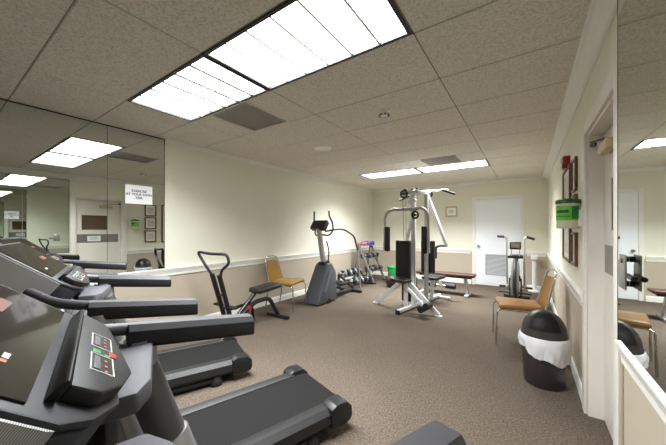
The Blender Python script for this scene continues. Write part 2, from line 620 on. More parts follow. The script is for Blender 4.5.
MB().span(-0.005, -0.003, 0.46, 0.70, 1.09, 1.21).build('paper_notice', MT['paper'], d1, smooth=False)
k = MB()
for i, (a, b) in enumerate(((0.51, 0.65), (0.50, 0.66))):
    k.span(-0.0058, -0.005, a, b, 1.165 - i * 0.03, 1.172 - i * 0.03)
k.build('print', MT['print_dark'], d1, smooth=False)
cl = MB().box((-0.032, 0.80, 1.885), (0.055, 0.24, 0.065), bev=0.012).build('door_closer', MT['closer'], d1)
k = MB().bar((-0.03, 0.74, 1.925), (-0.09, 0.90, 1.945), 0.02, 0.008).bar((-0.09, 0.90, 1.945), (-0.06, 1.05, 1.955), 0.018, 0.008)
k.box((-0.06, 1.055, 1.965), (0.03, 0.04, 0.03), bev=0.004)
k.build('closer_arm', MT['bronze'], cl)

# ---- far door with louvred grille
d2 = struct(thing('door_2', '', '', (0, YF, 0)))
for k in ('label', 'category'):
    del d2[k]
DX0, DX1, DH = -0.50, 0.44, 2.075
MB().span(DX0 + 0.003, DX1 - 0.003, -0.012, -0.001, 0.012, DH - 0.004, bev=0.002).build('door_leaf', MT['door'], d2)
gr = MB().span(-0.28, 0.18, -0.022, -0.012, 0.27, 0.29).span(-0.28, 0.18, -0.022, -0.012, 0.74, 0.76).span(-0.28, -0.26, -0.022, -0.012, 0.29, 0.74).span(0.16, 0.18, -0.022, -0.012, 0.29, 0.74)
gr = gr.build('louvre_grille', MT['silver'], d2, smooth=False)
s_ = MB()
for i in range(15):
    z = 0.305 + i * 0.0295
    s_.box((-0.05, -0.016, z), (0.42, 0.003, 0.024), Euler((0.6, 0, 0)))
s_.build('louvre_slats', MT['lgrey'], gr, smooth=False)
MB().lathe([(0.0, 0.0), (0.028, 0.0), (0.028, 0.006), (0.012, 0.01), (0.011, 0.035), (0.026, 0.045), (0.028, 0.06), (0.018, 0.07), (0, 0.072)], (DX0 + 0.07, -0.012, 0.95), 18, R=Euler((PI / 2, 0, 0)).to_matrix()).build('door_knob', MT['steel'], d2)
w = MB()
w.span(DX0 - 0.07, DX0, YF - 0.022, YF - 0.0005, 0, DH + 0.07, bev=0.003)
w.span(DX1, DX1 + 0.07, YF - 0.022, YF - 0.0005, 0, DH + 0.07, bev=0.003)
w.span(DX0, DX1, YF - 0.022, YF - 0.0005, DH, DH + 0.07, bev=0.003)
struct(w.build('trim_11', MT['white']))

# ================================================================== MIRRORS
def mirror(x, s, y0, y1, ztop, label, grp):
    t = thing('mirror_panel', label, 'mirror', (x, (y0 + y1) / 2, RAIL_T), 0, grp)
    hw = (y1 - y0) / 2
    h = ztop - RAIL_T
    a, b = (0.0028, 0.006) if s > 0 else (-0.024, -0.0005)
    MB().span(a, b, -hw + 0.0022, hw - 0.0022, 0.001, h).build('glass', MT['mirror'], t, smooth=False)
    MB().span(0.0002, 0.0025, -hw, hw, 0.001, h).build('backing', MT['bronze'], t, smooth=False) if s > 0 else None
    k = MB().span(a, b + 0.004 * (s > 0), -hw, hw, h - 0.012 + 0.013, h + 0.010) if s > 0 else MB().span(a - 0.003, b, -hw, hw, h, h + 0.009)
    k.build('top_channel', MT['bronze'], t, smooth=False)
    return t
mirror(XL, 1, -0.488, 0.112, ZC - 0.014, 'narrow mirror panel at the far end of the left wall, behind the paper sign', 'mirror panels on the left wall')
mirror(XL, 1, -1.70, -0.488, ZC - 0.014, 'wide mirror panel on the left wall nearest the frame edge, beside the consoles', 'mirror panels on the left wall')
mirror(XL, 1, -2.91, -1.70, ZC - 0.014, 'wall mirror panel on the left wall behind the camera', 'mirror panels on the left wall')
mirror(XR, -1, -0.55, 0.128, ZC - 0.118, 'mirror panel on the right wall beside the door casing', 'mirror panels on the right wall')
mirror(XR, -1, -1.76, -0.55, ZC - 0.118, 'wide mirror panel on the right wall, seen only in the left mirror', 'mirror panels on the right wall')
# dark end strips of the mirrors
struct(MB().span(XL + 0.0005, XL + 0.009, 0.112, 0.118, RAIL_T, ZC - 0.006).build('trim_12', MT['bronze'], smooth=False))
struct(MB().span(XR - 0.025, XR - 0.0005, 0.1285, 0.134, RAIL_T, ZC - 0.108).build('trim_13', MT['bronze'], smooth=False))

sg = thing('paper_sign', 'white paper sign reading exercise at your own risk on the left mirror', 'sign', (XL + 0.0065, -0.173, 1.775))
MB().span(0, 0.0008, -0.144, 0.144, -0.112, 0.112).build('sheet', MT['paper'], sg, smooth=False)
text('EXERCISE\nAT YOUR OWN\nRISK', 0.038, (0.0013, 0, 0.0), (PI / 2, 0, PI / 2), MT['print_dark'], sg)

# silver handle plate standing off the right mirror
hp = thing('handle_plate', 'upright silver plate with a dark lever fixed to the right mirror beside the doorway', 'handle', (XR - 0.0245, -0.06, 1.186))
MB().box((-0.0205, 0, 0), (0.006, 0.088, 0.138), bev=0.0025).build('backplate', MT['steel'], hp)
MB().cyl((-0.0012, 0.02, 0.05), (-0.018, 0.02, 0.05), 0.012).build('standoff', MT['bronze'], hp)
MB().cyl((-0.0012, 0.02, -0.05), (-0.018, 0.02, -0.05), 0.012).build('standoff', MT['bronze'], hp)
MB().tube([(-0.0125, -0.02, -0.012), (-0.0125, -0.115, -0.014)], 0.0095, 12).build('lever', MT['bronze'], hp)
MB().cyl((-0.0235, 0, 0.045), (-0.028, 0, 0.045), 0.010).build('lock_cylinder', MT['brass'], hp)

# ================================================================== CEILING FITTINGS
def ceiling_light(L, label, power=1.0, dw=0.014):
    x0, x1, y0, y1 = L
    t = thing('ceiling_light', label, 'ceiling light', ((x0 + x1) / 2, (y0 + y1) / 2, ZC), 0, 'fluorescent ceiling panels')
    hx, hy = (x1 - x0) / 2 - 0.006, (y1 - y0) / 2 - 0.006
    f = MB()
    for a in (-1, 1):
        f.span(a * hx, a * (hx - 0.022), -hy, hy, -0.004, 0.06)
        f.span(-hx + 0.022, hx - 0.022, a * hy, a * (hy - 0.022), -0.004, 0.06)
    f.build('frame', MT['dark_frame'], t, smooth=False)
    MB().span(-hx + 0.022, hx - 0.022, -hy + 0.022, hy - 0.022, 0.012, 0.018).build('diffuser', MT['diffuser'], t, smooth=False)
    d = MB()
    for i in range(1, 6):
        x = -hx + 2 * hx * i / 6
        d.span(x - dw, x + dw, -hy + 0.022, hy - 0.022, 0.003, 0.009)
    d.build('divider', MT['white'], t, smooth=False)
    ld = bpy.data.lights.new('fluorescent_lamp', 'AREA')
    ld.shape = 'RECTANGLE'
    ld.size, ld.size_y = 2 * hx - 0.05, 2 * hy - 0.05
    ld.energy = TUBES * power
    ld.color = (0.95, 0.985, 1.0)
    ld.spread = BEAM
    lo = bpy.data.objects.new('fluorescent_lamp', ld)
    COL.objects.link(lo)
    lo.parent = t
    lo.location = (0, 0, 0.0112)
    MB().span(-hx + 0.001, hx - 0.001, -hy + 0.001, hy - 0.001, 0.061, 0.10).build('housing', MT['dark_frame'], t, smooth=False)
ceiling_light(LIGHTS[0], 'bright ceiling panel of the near pair, the one closer to the left mirror', 1.0, 0.016)
ceiling_light(LIGHTS[1], 'largest bright ceiling panel, cut by the top edge, of the near pair', 1.0, 0.008)
ceiling_light(LIGHTS[2], 'far ceiling panel above the multi gym, left one of the far pair', 1.3)
ceiling_light(LIGHTS[3], 'far ceiling panel with a dark right end, right one of the far pair', 1.3)

def ceiling_vent(V, label):
    x0, x1, y0, y1 = V
    t = thing('ceiling_vent', label, 'vent', ((x0 + x1) / 2, (y0 + y1) / 2, ZC))
    hx, hy = (x1 - x0) / 2 - 0.005, (y1 - y0) / 2 - 0.005
    f = MB()
    for a in (-1, 1):
        f.span(a * hx, a * (hx - 0.02), -hy, hy, 0.0, 0.012)
        f.span(-hx + 0.02, hx - 0.02, a * hy, a * (hy - 0.02), 0.0, 0.012)
    f.build('frame', MT['ventgrey'], t, smooth=False)
    s = MB()
    n = 22
    for i in range(n):
        y = -hy + 0.03 + (2 * hy - 0.06) * i / (n - 1)
        s.box((0, y, 0.008), (2 * hx - 0.04, 0.018, 0.002), Euler((0.5, 0, 0)))
    s.build('vent_blades', MT['ventgrey'], t, smooth=False)
    MB().span(-hx, hx, -hy, hy, 0.02, 0.03).build('duct_plate', MT['ventdark'], t, smooth=False)
ceiling_vent(VENTS[0], 'grey square return vent beside the near ceiling lights')
ceiling_vent(VENTS[1], 'grey vent beside the far ceiling lights')

sm = thing('smoke_detector', 'round white smoke detector on a ceiling tile', 'smoke detector', (-0.615, 0.944, ZC))
MB().lathe([(0.0, -0.04), (0.035, -0.04), (0.05, -0.03), (0.058, -0.012), (0.06, 0)], (0, 0, 0), 26).build('cover', MT['ivory'], sm)
k = MB()
for a in range(7):
    t_ = 2 * PI * a / 7
    k.box((0.043 * math.cos(t_), 0.043 * math.sin(t_), -0.034), (0.024, 0.026, 0.008), Euler((0, 0, t_)))
k.build('sensor_slots', MT['dark_frame'], sm)
sp = thing('ceiling_speaker', 'flat round white ceiling disc with grille left of the smoke detector', 'speaker', (-1.862, 1.598, ZC))
MB().lathe([(0.075, -0.006), (0.075, -0.01), (0.115, -0.012), (0.128, -0.004), (0.128, 0)], (0, 0, 0), 30).build('rim', MT['ivory'], sp)
MB().lathe([(0, -0.008), (0.074, -0.008), (0.074, -0.0065)], (0, 0, 0), 26).build('speaker_grille', MT['ivory'], sp)

# ================================================================== ON THE WALLS
def picture(x, y, z, w, h, facing, label, grp, fw=0.022, fm='wood'):
    """facing '-x' hangs on the right wall, '-y' on the far wall"""
    t = thing('picture_frame', label, 'picture', (x, y, z), 0 if facing == '-y' else -PI / 2, grp)
    f = MB()
    f.span(-w / 2, w / 2, -0.022, -0.001, -h / 2, -h / 2 + fw, bev=0.003).span(-w / 2, w / 2, -0.022, -0.001, h / 2 - fw, h / 2, bev=0.003)
    f.span(-w / 2, -w / 2 + fw, -0.022, -0.001, -h / 2 + fw, h / 2 - fw).span(w / 2 - fw, w / 2, -0.022, -0.001, -h / 2 + fw, h / 2 - fw)
    f.build('frame', MT[fm], t)
    MB().span(-w / 2 + fw, w / 2 - fw, -0.008, -0.002, -h / 2 + fw, h / 2 - fw).build('mat_board', MT['paper'], t, smooth=False)
    MB().span(-w / 2 + fw + 0.045, w / 2 - fw - 0.045, -0.0095, -0.008, -h / 2 + fw + 0.05, h / 2 - fw - 0.05).build('print', MT['print_'], t, smooth=False)
    return t
for i, (z, lab) in enumerate(((1.85, 'top framed picture of the column of three beside the green dispenser'),
                              (1.52, 'middle framed picture of the column of three behind the green dispenser'),
                              (1.18, 'bottom framed picture of the column of three under the green dispenser'))):
    picture(XR - 0.001, 1.72, z, 0.27, 0.30, '-x', lab, 'small framed pictures on the right wall')
picture(XR - 0.001, 2.32, 1.52, 0.66, 1.0, '-x', 'tall framed poster on the right wall beyond the column of three pictures', None, 0.028)
picture(-1.06, YF - 0.001, 1.82, 0.29, 0.27, '-y', 'small square gilt framed picture on the far wall left of the door', None, 0.04, 'gilt')

al = thing('fire_alarm', 'red fire alarm box high on the right wall above the framed poster', 'alarm', (XR, 2.20, 2.06))
MB().box((-0.03, 0, 0), (0.058, 0.13, 0.13), bev=0.006).build('housing', MT['red'], al)
MB().box((-0.066, 0, 0.02), (0.02, 0.06, 0.05), bev=0.008).build('strobe_lens', MT['ivory'], al)
MB().box((-0.06, 0, -0.035), (0.004, 0.09, 0.04), bev=0.001).build('sounder_grille', MT['bronze'], al)

sw = thing('light_switch', 'white switch plate on the right wall near the far corner', 'switch', (XR, 5.35, 1.53))
MB().box((-0.004, 0, 0), (0.008, 0.16, 0.12), bev=0.003).build('cover_plate', MT['ivory'], sw)
for y in (-0.035, 0.035):
    MB().box((-0.012, y, 0.004), (0.012, 0.018, 0.03), Euler((0, 0.25, 0)), bev=0.002).build('toggle', MT['white'], sw)

dp = thing('wipes_dispenser', 'round green and cream wipes dispenser on the right wall beside the door', 'dispenser', (0.835, 1.34, 1.365))
dp.scale = (1, 1, 0.93)
MB().lathe([(0, 0), (0.078, 0), (0.083, 0.006), (0.084, 0.07)], (0, 0, 0), 32, sx=0.92, sy=0.92).build('tub', MT['cream'], dp)
MB().lathe([(0.0835, 0.07), (0.0845, 0.072), (0.0855, 0.195), (0.0845, 0.197)], (0, 0, 0), 32, sx=0.92, sy=0.92).build('label_wrap', MT['label'], dp)
MB().lathe([(0.0855, 0.197), (0.0865, 0.2), (0.0865, 0.215), (0.0855, 0.217)], (0, 0, 0), 32, sx=0.92, sy=0.92).build('cream_collar', MT['cream'], dp)
MB().lathe([(0.086, 0.217), (0.091, 0.218), (0.091, 0.243), (0.085, 0.252), (0.03, 0.254), (0.028, 0.262), (0, 0.262)], (0, 0, 0), 32, sx=0.92, sy=0.92).build('lid', MT['lid'], dp)
def wrap(t0, t1, z0, z1, r=0.0797, n=8):
    m = MB()
    pts = [(math.cos(t0 + (t1 - t0) * i / n) * r, math.sin(t0 + (t1 - t0) * i / n) * r) for i in range(n + 1)]
    for (a, b), (c_, d_) in zip(pts, pts[1:]):
        m.poly([(a, b, z0), (c_, d_, z0), (c_, d_, z1), (a, b, z1)])
    return m
wrap(-1.35, -0.6, 0.085, 0.19).build('label_panel', MT['green'], dp)
wrap(-2.75, -1.6, 0.135, 0.16, 0.0803).build('label_stripe', MT['lid'], dp)
wrap(-2.9, -1.5, 0.10, 0.11, 0.0803).build('label_stripe', MT['green'], dp)
MB().span(0.055, XR - 0.835 - 0.0005, -0.05, 0.05, 0.02, 0.16).build('wall_bracket', MT['ivory'], dp)

# ================================================================== TREADMILLS
def tilt(m):
    for v in m.bm.verts:
        v.co.z += 0.125 * max(0, -0.95 - v.co.y)
    return m

def treadmill(label, loc, rz):
    t = thing('treadmill', label, 'treadmill', loc, rz, 'treadmills in a row')
    # ---- deck
    for s in (-1, 1):
        prof = [(s * 0.215, 0.075), (s * 0.31, 0.075), (s * 0.325, 0.10), (s * 0.318, 0.155), (s * 0.285, 0.185), (s * 0.222, 0.185), (s * 0.215, 0.18)]
        MB().prism(prof, -0.10, -1.42, 'y').build('side_rail', MT['charcoal'], t)
        cap = MB().prism([(0.02, 0.075), (0.035, 0.10), (0.03, 0.165), (-0.01, 0.205), (-0.10, 0.21), (-0.14, 0.186), (-0.14, 0.07), (-0.02, 0.06)], s * 0.222, s * 0.335, 'x', bev=0.006)
        cap.build('end_cap', MT['black'], t)
        MB().bar((s * 0.285, -0.28, 0.045), (s * 0.285, -1.5, 0.05), 0.05, 0.035, bev=0.008).build('lower_frame', MT['black'], t)
        ft = MB().lathe([(0, 0), (0.05, 0), (0.055, 0.02), (0.045, 0.05), (0.03, 0.075), (0, 0.076)], (s * 0.285, -0.27, 0.0), 18)
        ft.build('foot', MT['rubber'], t)
        MB().box((s * 0.312, -1.18, 0.09), (0.02, 0.07, 0.016), bev=0.004).build('clip', MT['orange'], t)
    b = MB().prism([(0.0, 0.12), (0.018, 0.145), (0.012, 0.168), (-0.01, 0.176), (-1.40, 0.176), (-1.40, 0.06), (-0.01, 0.07)], -0.213, 0.213, 'x')
    b.build('running_belt', MT['belt'], t)
    h = MB().prism([(-1.34, 0.07), (-1.34, 0.19), (-1.40, 0.235), (-1.62, 0.27), (-1.78, 0.22), (-1.82, 0.10), (-1.80, 0.05), (-1.36, 0.05)], -0.335, 0.335, 'x', bev=0.02)
    h.build('motor_hood', MT['rubber'], t)
    for s in (-1, 1):
        MB().cyl((s * 0.25, -1.70, 0.035), (s * 0.29, -1.70, 0.035), 0.035).build('front_wheel', MT['rubber'], t)
    # ---- uprights and arms
    for s in (-1, 1):
        x = s * 0.385
        up = MB().tube([(x, -1.09, 0.30), (x, -1.13, 0.45), (x, -1.185, 0.62), (x, -1.24, 0.78), (x, -1.295, 0.95)], 0.050, 16, sx=0.78)
        up = up.build('upright', MT['uprightgrey'], t)
        MB().tube([(x, -1.03, 0.10), (x, -1.09, 0.30), (x, -1.13, 0.45), (x, -1.185, 0.62), (x, -1.218, 0.72)], 0.055, 16, sx=0.80).build('upright_sleeve', MT['silver'], up)
        MB().bar((x, -1.02, 0.12), (s * 0.30, -1.02, 0.12), 0.10, 0.07, bev=0.01).build('upright_foot', MT['dgrey'], up)
        j = MB().tube([(x, -1.275, 0.90), (x, -1.292, 0.955), (x, -1.296, 1.00), (x, -1.296, 1.036)], 0.046, 16, sx=0.8)
        j.build('handle_joint', MT['joint'], t)
        arm = MB()
        prof = [(-0.034, -0.026), (-0.027, -0.034), (0.027, -0.034), (0.034, -0.026), (0.034, 0.016), (0.022, 0.031), (-0.022, 0.031), (-0.034, 0.016)]
        arm.prism([(x + p[0], 1.008 + p[1]) for p in prof], -0.95, -1.325, 'y', bev=0.008)
        tilt(arm)
        arm = arm.build('arm', MT['foam'], t)
        tilt(MB().prism([(x - 0.034, 1.0245), (x + 0.034, 1.0245), (x + 0.022, 1.041), (x - 0.022, 1.041)], -0.955, -1.32, 'y')).build('arm_top', MT['armtop'], arm)
        MB().tube([(x, -1.22, 1.058), (x, -1.33, 1.072), (s * 0.36, -1.42, 1.09), (s * 0.25, -1.50, 1.12)], 0.018, 12, rnd=0.06).build('handrail_tube', MT['armtop'], t)
        wg = MB().prism([(s * 0.385, -1.26), (s * 0.385, -1.34), (s * 0.30, -1.38), (s * 0.07, -1.39), (s * 0.07, -1.325), (s * 0.12, -1.295)], 0.985, 1.03, 'z', bev=0.008)
        wg.build('console_wing', MT['wing'], t)
        MB().tube([(s * 0.20, -1.43, 1.05), (s * 0.30, -1.40, 0.98), (s * 0.37, -1.30, 0.93)], 0.024, 10, rnd=0.05).build('stay', MT['black'], t)
    MB().box((0, -1.37, 0.86), (0.70, 0.045, 0.20), Euler((0.25, 0, 0)), bev=0.01).build('dark_gap_filler', MT['rubber'], t)  # added black panel, stands in for the shaded gap under the console
    # ---- console, tilted towards the runner
    ya, za, ang, L, cxo = -1.352, 1.072, math.radians(38), 0.36, -0.055
    C = thing('console', '', '')
    for q in ('label', 'category'):
        del C[q]
    C.parent = t
    C.location = (cxo, ya, za)
    C.rotation_euler = (-ang, 0, 0)     # local -y runs up the slope, local z is the panel normal
    # shell
    MB().prism([(-0.24, -0.02), (0.13, -0.02), (0.20, -0.055), (0.232, -0.09), (0.232, -L + 0.03), (0.20, -L), (-0.24, -L), (-0.275, -L + 0.03), (-0.275, -0.07)], -0.10, -0.004, 'z', bev=0.008).build('shell', MT['dgrey'], C)
    for s in (-1, 1):
        sp_ = 0.233 if s > 0 else -0.276
        MB().prism([(sp_, -0.092), (sp_ + s * 0.005, -0.10), (sp_ + s * 0.005, -L + 0.05), (sp_, -L + 0.035)], -0.095, 0.004, 'z').build('side_panel', MT['mesh'], C)
    MB().prism([(-0.235, -0.015), (0.125, -0.015), (0.193, -0.052), (0.226, -0.09), (0.226, -L + 0.035), (0.195, -L + 0.008), (-0.235, -L + 0.008), (-0.268, -L + 0.035), (-0.268, -0.07)], -0.004, 0.008, 'z', bev=0.004).build('bezel', MT['dgrey'], C)
    dpn = MB().prism([(-0.245, -0.13), (0.205, -0.13), (0.205, -L + 0.045), (0.18, -L + 0.02), (-0.22, -L + 0.02), (-0.245, -L + 0.045)], 0.008, 0.011, 'z').build('display_panel', MT['glass'], C)
    k = MB()
    k.box((0.118, -0.172, 0.0113), (0.010, 0.008, 0.0006))
    k.build('readout_mark', MT['keyorange'], dpn, smooth=False)
    k = MB()
    k.box((0.10, -0.172, 0.0113), (0.018, 0.008, 0.0006))
    k.build('print_mark', MT['keywhite'], dpn, smooth=False)
    k = MB()
    k.span(-0.15, -0.07, -0.235, -0.215, 0.0112, 0.0118)
    k.build('readout_window', MT['dimred'], dpn, smooth=False)
    # raised key panel and its ridge
    kp = MB().prism([(-0.15, -0.035), (0.05, -0.006), (0.125, -0.028), (0.172, -0.058), (0.178, -0.100), (-0.215, -0.100), (-0.20, -0.045)], 0.008, 0.031, 'z', bev=0.005).build('key_panel', MT['charcoal'], C)
    MB().prism([(-0.101, 0.010), (-0.102, 0.034), (-0.106, 0.038), (-0.110, 0.034), (-0.114, 0.010)], -0.225, 0.188, 'x', bev=0.002).build('ridge', MT['black'], C)
    def ring(x0, x1, y0, y1, z=0.0310, t_=0.0022):
        fr = MB()
        vs = []
        for zz in (z, z + 0.0012):
            vs.append([fr.bm.verts.new((a, b_, zz)) for a, b_ in ((x0, y0), (x1, y0), (x1, y1), (x0, y1), (x0 + t_, y0 + t_), (x1 - t_, y0 + t_), (x1 - t_, y1 - t_), (x0 + t_, y1 - t_))])
        for q in range(4):
            q2 = (q + 1) % 4
            fr.bm.faces.new((vs[1][q], vs[1][q2], vs[1][4 + q2], vs[1][4 + q]))
            fr.bm.faces.new((vs[0][q], vs[0][q2], vs[1][q2], vs[1][q]))
            fr.bm.faces.new((vs[0][4 + q], vs[0][4 + q2], vs[1][4 + q2], vs[1][4 + q]))
        fr.build('key_outline', MT['keywhite'], kp, smooth=False)
    ring(0.030, 0.108, -0.080, -0.042)
    ring(-0.085, -0.007, -0.080, -0.042)
    def key(nm, m, x, y, w_, h_):
        MB().box((x, y, 0.0316), (w_, h_, 0.0018), bev=0.0006).build(nm, MT[m], kp)
    key('stop_key', 'keyred', 0.010, -0.042, 0.024, 0.014)
    key('start_key', 'keygreen', 0.018, -0.070, 0.016, 0.014)
    key('select_key', 'keygreen', 0.024, -0.052, 0.008, 0.010)
    for x_ in (0.055, 0.078, 0.100):
        key('speed_key', 'keyorange', x_, -0.055, 0.007, 0.005)
    for x_ in (-0.065, -0.045, -0.025):
        key('incline_key', 'keyorange', x_, -0.055, 0.007, 0.005)
    key('key_strip', 'mgrey', 0.069, -0.069, 0.056, 0.010)
    key('key_strip', 'mgrey', -0.046, -0.069, 0.056, 0.010)
    return t

TR = -0.3155
treadmill('nearest treadmill, its console with red and green keys filling the lower left corner', (0.3522, -0.1674, 0), TR + 0.035)
treadmill('middle treadmill of the row, its running deck lying in the foreground centre', (-0.747, 0.065, 0), TR)
treadmill('third treadmill of the row, farthest from the camera by the left mirror', (-1.841, 0.159, 0), TR - 0.09)

# ================================================================== BLACK RIDER MACHINE BY THE LEFT WALL
rd = thing('rider_machine', 'black seated rider exercise machine with looped handlebar by the left wall', 'exercise machine', (-2.62, 1.1, 0))
X0 = 0.0
rear = MB().bar((X0 - 0.22, 0.36, 0.03), (X0 + 0.22, 0.36, 0.03), 0.06, 0.05, bev=0.008)
rear.build('rear_foot', MT['black_tube'], rd)
MB().bar((X0 - 0.2, -0.62, 0.03), (X0 + 0.2, -0.62, 0.03), 0.06, 0.05, bev=0.008).build('front_foot', MT['black_tube'], rd)
MB().tube([(X0, -0.62, 0.06), (X0, -0.40, 0.13), (X0, -0.10, 0.33), (X0, 0.18, 0.34), (X0, 0.36, 0.05)], 0.032, 12, rnd=0.08).build('main_frame', MT['black_tube'], rd)
MB().tube([(X0 - 0.05, -0.42, 0.12), (X0 - 0.05, 0.0, 0.48)], 0.028, 12).build('seat_arm', MT['black_tube'], rd)
MB().tube([(X0 - 0.12, -0.42, 0.28), (X0 - 0.12, -0.05, 0.30), (X0 - 0.16, 0.02, 0.02)], 0.022, 10, rnd=0.05).build('side_link', MT['black_tube'], rd)
MB().box((X0 - 0.02, 0.13, 0.495), (0.25, 0.44, 0.075), Euler((0.06, 0, 0)), bev=0.033, seg=4).build('seat', MT['vinyl_black'], rd)
for s in (-1, 1):
    MB().tube([(X0 + s * 0.06, -0.50, 0.12), (X0 + s * 0.075, -0.70, 0.80)], 0.03, 12).build('lever_arm', MT['black_tube'], rd)
    MB().bar((X0 + s * 0.08, -0.56, 0.38), (X0 + s * 0.22, -0.56, 0.38), 0.07, 0.025, bev=0.008).build('foot_peg', MT['rubber'], rd)
for q in (0.35, 0.6):
    MB().cyl((X0 - 0.075, -0.50 - 0.2 * q, 0.12 + 0.68 * q), (X0 + 0.075, -0.50 - 0.2 * q, 0.12 + 0.68 * q), 0.016, 10).build('rung', MT['black_tube'], rd)
MB().tube([(X0 - 0.075, -0.68, 0.76), (X0 - 0.13, -0.76, 0.92), (X0 - 0.235, -0.80, 1.08), (X0 + 0.0, -0.77, 1.06), (X0 + 0.235, -0.70, 1.06), (X0 + 0.25, -0.68, 0.95), (X0 + 0.12, -0.70, 0.86), (X0 + 0.075, -0.68, 0.76)], 0.017, 10, rnd=0.06).build('handlebar', MT['foam'], rd)
MB().cyl((X0 - 0.042, -0.20, 0.27), (X0 + 0.042, -0.20, 0.27), 0.026).build('pivot_cap', MT['red'], rd)

# ================================================================== STACKING CHAIRS
def chair(label, loc, rz, vin):
    """local +y is the way the chair faces"""
    t = thing('stacking_chair', label, 'chair', loc, rz, 'chrome framed vinyl chairs')
    st = MB()
    st.box((0, 0.0, 0.0), (0.44, 0.44, 0.055), bev=0.025, seg=3)
    for v in st.bm.verts:
        if v.co.z > 0.0:
            r2 = (v.co.x / 0.22) ** 2 + (v.co.y / 0.22) ** 2
            v.co.z += 0.018 * max(0, 1 - r2)
        v.co.x *= 1.0 + 0.10 * v.co.y / 0.22
        v.co.z += 0.452
    st.build('seat', vin, t)
    bk = MB()
    b = bmesh.new()
    bmesh.ops.create_grid(b, x_segments=8, y_segments=8, size=0.5)
    M = []
    fr, bkv = [], []
    for v in b.verts:
        u, w_ = v.co.x, v.co.y
        x = u * (0.40 - 0.07 * (w_ + 0.5))
        z = 0.60 + (w_) * 0.36 + 0.03
        y = -0.235 - (z - 0.45) * 0.23 - 0.03 * (1 - (2 * u) ** 2)
        v.co = Vector((x, y, z))
    r = bmesh.ops.solidify(b, geom=list(b.faces), thickness=0.035)
    bmesh.ops.bevel(b, geom=[e for e in b.edges if e.calc_length() > 0 and len(e.link_faces) == 2 and e.calc_face_angle(0) > 1.0], offset=0.01, segments=2, affect='EDGES')
    bk._merge(b, Matrix.Identity(4))
    bk.build('backrest', vin, t)
    for s in (-1, 1):
        MB().tube([(s * 0.215, 0.20, 0.425), (s * 0.225, 0.235, 0.40), (s * 0.225, 0.25, 0.0)], 0.0115, 10, rnd=0.03).build('leg', MT['chrome'], t)
        MB().tube([(s * 0.205, -0.19, 0.425), (s * 0.215, -0.235, 0.38), (s * 0.225, -0.30, 0.0)], 0.0115, 10, rnd=0.03).build('leg', MT['chrome'], t)
        MB().bar((s * 0.215, 0.21, 0.42), (s * 0.205, -0.22, 0.42), 0.02, 0.02, bev=0.004).build('seat_frame', MT['chrome'], t)
    bf = MB()
    bf.tube([(-0.215, -0.19, 0.42), (-0.215, -0.235, 0.46), (-0.19, -0.33, 0.84), (-0.10, -0.345, 0.885), (0.10, -0.345, 0.885), (0.19, -0.33, 0.84), (0.215, -0.235, 0.46), (0.215, -0.19, 0.42)], 0.011, 10, rnd=0.06)
    bf.build('back_frame', MT['chrome'], t)
    return t
chair('tan vinyl chair with chrome legs against the right wall beside the black bin', (0.465, 2.44, 0), math.atan2(-0.16, -0.985) - PI / 2, MT['vinyl_tan'])
chair('golden yellow vinyl chair with thin chrome legs against the left wall', (-2.89, 1.955, 0), math.atan2(0.22, 0.97) - PI / 2, MT['vinyl_gold'])

# ================================================================== STEPPER
sp = thing('stair_stepper', 'grey stair stepper with tall console and horned handles by the left wall', 'exercise machine', (-2.63, 2.6, 0))
sh = MB()
prof = [(-0.33, 0.02), (-0.30, 0.10), (-0.02, 0.66), (0.03, 0.72), (0.15, 0.72), (0.22, 0.62), (0.27, 0.55), (0.27, 0.02)]
sh.prism(prof, -0.17, 0.17, 'x', bev=0.02)
for v in sh.bm.verts:
    v.co.x *= 1.05 - 0.32 * v.co.z
sh = sh.build('shell', MT['step_grey'], sp)
MB().prism([(-0.20, 0.10), (0.02, 0.56), (0.06, 0.60), (0.10, 0.60), (0.10, 0.56), (-0.12, 0.10)], 0.160, 0.166, 'x').build('shell_panel', MT['mgrey'], sh)
for s in (-1, 1):
    MB().cyl((s * 0.13, 0.0, 0.03), (s * 0.19, 0.0, 0.03), 0.055).build('wheel', MT['rubber'], sp)
MB().tube([(0, 0.08, 0.70), (0, 0.03, 0.86), (0, -0.08, 1.38)], 0.062, 14, sx=0.75).build('column', MT['silver'], sp)
MB().box((0, 0.08, 0.72), (0.16, 0.18, 0.08), Euler((0.2, 0, 0)), bev=0.02).build('collar', MT['black'], sp)
cs = MB().box((0, -0.06, 1.43), (0.33, 0.10, 0.19), Euler((-0.65, 0, 0)), bev=0.02).build('console', MT['dgrey'], sp)
MB().box((0, -0.02, 1.47), (0.27, 0.012, 0.13), Euler((-0.65, 0, 0)), bev=0.004).build('console_screen', MT['glass'], cs)
for s in (-1, 1):
    MB().tube([(s * 0.04, -0.03, 1.26), (s * 0.16, 0.02, 1.24), (s * 0.215, 0.08, 1.34), (s * 0.215, 0.05, 1.50), (s * 0.175, 0.0, 1.60), (s * 0.17, 0.0, 1.70)], 0.016, 10, rnd=0.06).build('horn_handle', MT['foam'], sp)
    rl = s > 0 and MB().tube([(s * 0.10, -0.02, 1.32), (s * 0.22, 0.16, 1.36), (s * 0.235, 0.42, 1.36), (s * 0.245, 0.80, 1.22), (s * 0.25, 0.93, 0.92)], 0.017, 10, rnd=0.10).build('handrail', MT['foam'], sp)
    s > 0 and MB().tube([(s * 0.25, 0.93, 0.92), (s * 0.25, 1.06, 0.03)], 0.016, 10).build('rail_post', MT['lgrey'], rl)
    MB().bar((s * 0.09, 0.2, 0.24), (s * 0.10, 0.72, 0.24), 0.05, 0.035, bev=0.006).build('pedal_arm', MT['black'], sp)
    MB().box((s * 0.10, 0.62, 0.265), (0.14, 0.34, 0.03), bev=0.008).build('pedal', MT['rubber'], sp)
